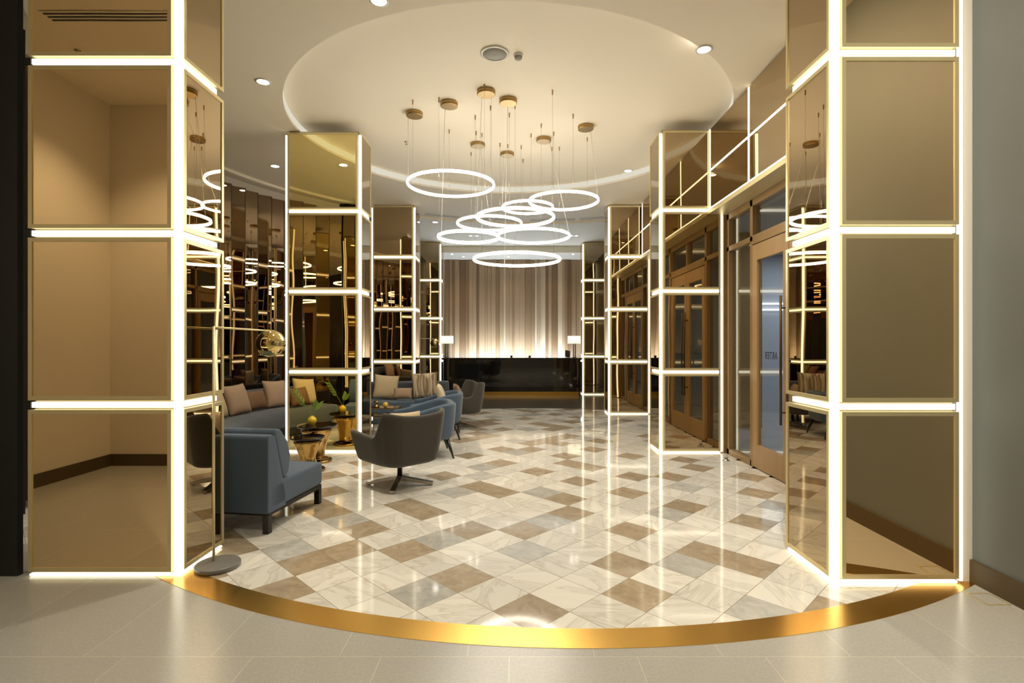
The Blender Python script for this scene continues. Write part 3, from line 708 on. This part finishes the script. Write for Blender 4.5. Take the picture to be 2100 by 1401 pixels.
# near armless blue settee, its back to the viewer
t = thing('armless_settee', 'dark blue armless settee with black legs, back towards the viewer, beside the floor lamp', 'settee', (-1.90, 4.07, 0), math.radians(-8))
W_ = 1.25
m = MB(); m.box(-W_, 0, .02, .85, .175, .385); m.build('seat', M['blue_fabric'], t, bevel=.03, seg=3)
mb = MB()
prof = [(0, .16), (0, .74), (.015, .765), (.06, .768), (.10, .75), (.235, .30), (.25, .16)]
v0 = [mb.bm.verts.new((0, y, z)) for y, z in prof]; v1 = [mb.bm.verts.new((-W_, y, z)) for y, z in prof]; k_ = len(prof)
for i in range(k_): mb.bm.faces.new((v0[i], v0[(i+1) % k_], v1[(i+1) % k_], v1[i]))
mb.bm.faces.new(v0); mb.bm.faces.new(v1[::-1])
mb.build('back_shell', M['blue_fabric'], t, bevel=.012, seg=2)
mb = MB(); prof = [(.10, .755), (.13, .80), (.20, .79), (.30, .68), (.345, .54), (.32, .42), (.27, .375), (.22, .38)]
v0 = [mb.bm.verts.new((-.012, y, z)) for y, z in prof]; v1 = [mb.bm.verts.new((-W_+.01, y, z)) for y, z in prof]; k_ = len(prof)
for i in range(k_): mb.bm.faces.new((v0[i], v0[(i+1) % k_], v1[(i+1) % k_], v1[i]))
mb.bm.faces.new(v0); mb.bm.faces.new(v1[::-1]); mb.build('back_cushion', M['blue_fabric'], t, bevel=.025, seg=3)
m = MB(); m.box(-W_+.02, -.01, .03, .84, .14, .176); m.build('base_rail', M['black_wood'], t)
for sx in (-W_+.05, -.035):
    for sy in (.045, .82):
        m = MB(); m.box(sx-.024, sx+.024, sy-.024, sy+.024, .001, .15); m.build('leg', M['black_wood'], t)

def ushape(dep, wid, rb, n=9):
    """plan outline, open towards +x: starts at front of +y arm, round the back (-x) to the front of -y arm"""
    p = []; hx, hy = dep/2, wid/2
    for i in range(8): p.append((hx-(dep-rb)*i/8, hy))
    for i in range(n): a = PI/2+PI/2*i/(n-1); p.append((-hx+rb+rb*math.cos(a), hy-rb+rb*math.sin(a)))
    for i in range(1, 4): p.append((-hx, hy-rb-(wid-2*rb)*i/4))
    for i in range(n): a = PI+PI/2*i/(n-1); p.append((-hx+rb+rb*math.cos(a), -hy+rb+rb*math.sin(a)))
    for i in range(7, -1, -1): p.append((hx-(dep-rb)*i/8, -hy))
    return p
def shell(parent, path, tops, zb, k, th, mat, name='shell', cx=0, nz=8, bulge=.6):
    mb = MB(); rows = []
    for r in range(nz+1):
        f = r/nz; g = f**bulge
        rows.append([mb.bm.verts.new((cx+(x-cx)*(k+(1-k)*g), y*(k+(1-k)*g), zb+(tz-zb)*f)) for (x, y), tz in zip(path, tops)])
    for r in range(nz):
        for i in range(len(path)-1):
            mb.bm.faces.new((rows[r][i], rows[r][i+1], rows[r+1][i+1], rows[r+1][i]))
    c = mb.bm.verts.new((cx, 0, zb-.04))
    for i in range(len(path)-1): mb.bm.faces.new((c, rows[0][i+1], rows[0][i]))
    mb.bm.faces.new((c, rows[0][0], rows[0][-1]))
    o = mb.build(name, mat, parent)
    s = o.modifiers.new('t', 'SOLIDIFY'); s.thickness = th; s.offset = -1
    q = o.modifiers.new('s', 'SUBSURF'); q.levels = 1; q.render_levels = 2
    for p in o.data.polygons: p.use_smooth = True
    return o
def make_swivel(label, loc, rotz):
    t = thing('swivel_armchair', label, 'armchair', loc, rotz, 'charcoal swivel armchairs')
    path = ushape(.80, .74, .17); tops = []
    for x, y in path:
        f = (x+.40)/.80                      # 0 back .. 1 front
        if f < .22: z = .805-.045*math.cos(y/.37*PI/2)
        elif f < .33: z = .60
        else: z = .535+.04*(f-.33)/.67
        tops.append(z)
    shell(t, path, tops, .25, .80, .055, M['char_fabric'], 'shell', 0, 8, .75)
    m = MB(); m.box(-.26, .36, -.27, .27, .30, .43); m.build('seat_cushion', M['char_fabric'], t, bevel=.04, seg=3)
    m = MB(); m.lathe([(.028, .06), (.028, .235), (.09, .24)], 20); m.build('column', M['chrome'], t)
    for k in range(4):
        a = PI/4*0+PI/2*k+.0
        mb = MB()
        for (r0, w0, z0, z1), (r1, w1, z2, z3) in (((.0, .032, .055, .10), (.345, .026, .008, .036)),):
            v = [mb.bm.verts.new(p) for p in ((r0, -w0, z0), (r0, w0, z0), (r0, w0, z1), (r0, -w0, z1), (r1, -w1, z2), (r1, w1, z2), (r1, w1, z3), (r1, -w1, z3))]
            for f in ((0, 1, 2, 3), (7, 6, 5, 4), (0, 4, 5, 1), (1, 5, 6, 2), (2, 6, 7, 3), (3, 7, 4, 0)): mb.bm.faces.new([v[i] for i in f])
        mb.xf(Matrix.Rotation(a-math.radians(45), 4, 'Z'))
        mb.lathe([(.012, .001), (.012, .012)], 12, (.32*math.cos(a-PI/4), .32*math.sin(a-PI/4), 0))
        mb.build('base_leg', M['chrome'], t, bevel=.003)
    return t
ch = make_swivel('dark charcoal swivel armchair nearest, with its back to the viewer', (-1.20, 5.52, 0), math.radians(135))
c2 = copy_tree(ch, None, (-.98, 9.35, 0), math.radians(205))
c2['label'] = 'charcoal swivel armchair farthest away, in front of the black reception desk'
for o in c2.children: pass
pillow('throw_cushion', 'small sand cushion on the nearest swivel armchair', M['sand'], (-1.12, 5.50, .60), (math.radians(-20), 0, math.radians(35)), .34, .12)
pillow('throw_cushion', 'small brown cushion on the farthest swivel armchair', M['taupe'], (-1.0, 9.33, .60), (math.radians(-20), 0, math.radians(105)), .34, .12)

def make_tub(label, loc, rotz):
    t = thing('tub_armchair', label, 'armchair', loc, rotz, 'blue tub armchairs')
    path = ushape(.80, .86, .28); tops = []
    for x, y in path:
        f = (x+.40)/.80; s = min(1, max(0, (f-.12)/.88)); s = s*s*(3-2*s)
        tops.append(.705-.15*s)
    shell(t, path, tops, .235, .88, .075, M['blue_fabric'], 'shell', 0, 8, .6)
    m = MB(); m.box(-.28, .38, -.33, .33, .28, .44); m.build('seat_cushion', M['blue_fabric'], t, bevel=.05, seg=3)
    for sx, sy in ((-1, -1), (-1, 1), (1, -1), (1, 1)):
        m = MB(); m.tube([(sx*.27, sy*.28, .24), (sx*.345, sy*.335, .0015)], [.026, .011], 10); m.build('leg', M['black_wood'], t)
    return t
tb = make_tub('blue tub armchair with black legs, directly behind the nearest swivel armchair', (-1.20, 7.02, 0), math.radians(194))
t2 = copy_tree(tb, None, (-1.22, 8.36, 0), math.radians(186)); t2['label'] = 'blue tub armchair farther back, with a cream cushion on it'
pillow('throw_cushion', 'cream cushion on the farther blue tub armchair', M['cream'], (-1.17, 8.42, .63), (math.radians(-16), 0, math.radians(96)), .42, .13)

# gold side tables, vases
def gold_table(label, x, y, h, rt, rbase):
    t = thing('gold_side_table', label, 'side table', (x, y, 0), .3, 'polished gold side tables')
    m = MB(); m.lathe([(rbase, .001), (rbase, .022), (rbase*.95, .03)], 40); m.build('base_disc', M['gold_polish'], t)
    mb = MB(); n = 11; rnd = random.Random(int(x*100)); prof = [(rbase*.62, .03), (rbase*.5, .10), (rt*.48, h*.45), (rt*.80, h*.82), (rt*.98, h-.02)]
    rings = []
    for r, z in prof: rings.append([mb.bm.verts.new((r*(1+rnd.uniform(-.2, .2))*math.cos(2*PI*k/n), r*(1+rnd.uniform(-.2, .2))*math.sin(2*PI*k/n), z)) for k in range(n)])
    for i in range(len(rings)-1):
        for k in range(n): mb.bm.faces.new((rings[i][k], rings[i][(k+1) % n], rings[i+1][(k+1) % n], rings[i+1][k]))
    mb.bm.faces.new(rings[0][::-1]); mb.bm.faces.new(rings[-1]); mb.build('faceted_body', M['gold_polish'], t, sub=2)
    m = MB(); m.lathe([(rt*.98, h-.02), (rt, h-.015), (rt, h-.003), (rt*.98, h)], 48); m.build('table_top', M['black_stone'], t)
    return t
gold_table('low polished gold side table nearest the armless settee, with a round black top', -2.40, 6.12, .40, .19, .20)
gold_table('taller gold side table before the gold mirrored pillar, holding the yellow vase', -2.47, 6.62, .46, .24, .18)
def vase(label, x, y, z, r, leaves=True, sc=1):
    t = thing('yellow_vase', label, 'vase', (x, y, z), 0, 'round yellow vases')
    prof = [(r*.45, 0)]+[(r*math.cos(a), r*(1+math.sin(a))) for a in [(-1.2+2.3*i/12) for i in range(13)]]+[(r*.32, r*2.02), (r*.36, r*2.1)]
    m = MB(); m.lathe(prof, 28); m.build('vase_body', M['yellow'], t)
    if leaves:
        stems = [((-.02, 0), (-.20, -.03, .30)), ((.02, 0), (.07, .03, .15))]
        for (a, b), e in stems:
            m = MB(); m.tube([(0, 0, r*1.9), (e[0]*.5, e[1]*.5, r*2+e[2]*.55), (e[0], e[1], r*2+e[2])], .003, 6); s_ = m.build('stem', M['leaf'], t)
            mb = MB()
            for k in range(9):
                f = .45+.55*k/8; sgn = 1 if k % 2 else -1
                p = Vector((e[0]*f, e[1]*f, r*2+e[2]*f)); d = Vector((sgn*.045+e[0]*.25, .02*sgn, .045)).normalized(); L_ = .085
                q = d.cross(Vector((0, 1, .2))).normalized()*.014
                v = [mb.bm.verts.new(p), mb.bm.verts.new(p+d*L_*.45+q), mb.bm.verts.new(p+d*L_), mb.bm.verts.new(p+d*L_*.45-q)]
                mb.bm.faces.new(v)
            lf = mb.build('leaves', M['leaf'], t); sd = lf.modifiers.new('t', 'SOLIDIFY'); sd.thickness = .0015
vase('round yellow vase with green sprigs on the taller gold side table', -2.53, 6.60, .461, .054)
# open black and gold table near the straight sofa
t = thing('glass_shelf_table', 'low smoked glass table with thin gold frame between the sofa and blue armchairs', 'side table', (-2.12, 8.62, 0))
for z in (.20, .32, .44):
    m = MB(); m.box(-.24, .24, -.20, .20, z-.012, z); m.build('glass_shelf', M['dark_glass'], t)
for sx in (-1, 1):
    for sy in (-1, 1): m = MB(); m.box(sx*.24-.007, sx*.24+.007, sy*.20-.007, sy*.20+.007, .0, .445); m.build('leg', M['brass'], t)
m = MB()
for sy in (-1, 1): m.box(-.24, .24, sy*.20-.006, sy*.20+.006, .428, .444)
m.build('top_rail', M['brass'], t)
vase('small round yellow vase on the smoked glass table', -2.08, 8.50, .441, .045, False)
m = MB(); m.lathe([(.05, 0), (.055, .01), (.03, .04), (.028, .06), (.05, .10), (.048, .10), (.0, .05)], 20)
tag(m.build('gold_bowl', M['gold_polish'], loc=(-2.24, 8.55, .4405)), 'small gold bowl on the smoked glass table', 'bowl')

def make_lamp(label, loc, rotz, arm):
    t = thing('floor_lamp', label, 'floor lamp', loc, rotz, 'gold globe floor lamps')
    m = MB(); m.lathe([(.130, .001), (.137, .006), (.137, .026), (.132, .031)], 48); m.build('base', M['grey_stone'], t)
    px, py = -.045, .03
    m = MB(); m.tube([(px, py, .03), (px, py, 1.594)], .0085, 12); m.build('pole', M['frame'], t)
    m = MB(); m.tube([(px, py-.006, 1.588), (px+arm[0], py+arm[1], 1.588), (px+arm[0]*1.008, py+arm[1]*1.008, 1.575)], .007, 12); m.build('arm', M['frame'], t)
    gx, gy, gz = px+arm[0]*1.03, py+arm[1]*1.03, 1.475; R = .121
    prof = [(R*math.cos(a), R*math.sin(a)) for a in [(-.62+(PI/2+.60)*i/20) for i in range(21)]]
    inner = [(p[0]*.965, p[1]*.965) for p in prof][::-1]
    mb = MB(); mb.lathe(prof, 48, cap=False); mb.xf(Matrix.Translation((gx, gy, gz)) @ Matrix.Rotation(math.radians(30), 4, 'X'))
    g = mb.build('globe_shade', M['gold_lamp'], t); sd = g.modifiers.new('t', 'SOLIDIFY'); sd.thickness = .003; sd.offset = -1
    mb = MB(); mb.lathe([(.014, .02), (.016, .05), (.014, .11)], 16); mb.xf(Matrix.Translation((gx, gy, gz)) @ Matrix.Rotation(math.radians(30), 4, 'X')); mb.build('lamp_holder', M['black_steel'], t)
    return t
lp = make_lamp('gold floor lamp with marble base and globe arching over the armless settee', (-1.965, 3.50, 0), 0, (-.105, 1.03))
l2 = copy_tree(lp, None, (-2.38, 12.9, 0), math.radians(-22)); l2['label'] = 'distant gold globe floor lamp beside the left desk pillar'

# ------------------------------------------------------------------ reception
t = thing('reception_desk', 'long polished black stone reception desk with a gold kick plate', 'desk', (-.08, 14.85, 0))
m = MB(); m.box(-1.93, 1.93, 0, .62, .11, 1.02); m.build('desk_front', M['black_stone'], t, bevel=.004)
m = MB(); m.box(-1.97, 1.97, -.03, .70, 1.02, 1.062); m.build('desk_top', M['black_stone'], t, bevel=.004)
m = MB(); m.box(-1.88, 1.88, .06, .56, .002, .11); m.build('kick_plate', M['brass_floor'], t)
mb = MB(); x = -2.24; rnd = random.Random(5)
while x < 2.18:
    w_ = rnd.choice((.08, .12, .15, .19)); w_ = min(w_, 2.18-x); d = rnd.choice((0, .018, .036, .05)); mi = rnd.choice((0, 1, 1, 2, 3, 0))
    mb.box(x, x+w_-.004, 17.02-d, 17.10, .3, 4.155, mi); x += w_
    if x > 2.17: break
tag(mb.build('timber_slat_panel', WOODS), 'tall panel of vertical brown timber slats lit from below behind the desk', 'wall panel')
t = thing('back_counter', 'low back counter carrying the uplight in front of the timber panel', 'counter', (0, 16.75, 0))
m = MB(); m.box(-2.2, 2.1, -.25, .18, .002, .90); m.build('counter_body', M['black_stone'], t)
m = MB(); m.box(-2.0, 1.9, -.24, -.16, .90, .93); m.build('uplight_strip', M['uplight'], t)
def desk_lamp(label, x):
    t = thing('desk_lamp', label, 'table lamp', (x, 15.18, 1.0625), 0, 'white shaded lamps on the reception desk')
    m = MB(); m.box(-.06, .06, -.05, .05, 0, .012); m.build('base', M['black_steel'], t)
    m = MB(); m.box(-.04, -.012, -.015, .015, .01, .42); m.box(.012, .04, -.015, .015, .01, .42); m.build('stem', M['black_steel'], t)
    m = MB(); m.lathe([(.185, .40), (.185, .615)], 40, squash=.6); m.build('lamp_shade', M['shade'], t)
desk_lamp('white shaded table lamp on the left of the reception desk', -1.95)
desk_lamp('white shaded table lamp on the right of the reception desk', 1.70)
t = thing('tablet_stand', 'dark tilted tablet stand beside the right desk lamp', 'tablet', (1.50, 15.1, 1.066), .4)
m = MB(); m.box(-.05, .05, -.04, .04, 0, .01); m.build('foot', M['desk_gray'], t)
m = MB(); m.box(-.075, .075, -.006, .006, 0, .20); m.xf(Matrix.Translation((0, 0, .01)) @ Matrix.Rotation(math.radians(-20), 4, 'X') @ Matrix.Rotation(math.radians(12), 4, 'Y')); m.build('screen', M['desk_gray'], t)
for i, x in enumerate((-.10, .42)):
    m = MB(); m.lathe([(.03, 0), (.035, .06)], 14); tag(m.build('pen_pot', M['desk_gray'], loc=(x, 15.05, 1.0625)), ['small dark pot left of the desk centre', 'small dark pot right of the desk centre'][i], 'pot', 'small dark pots on the desk')
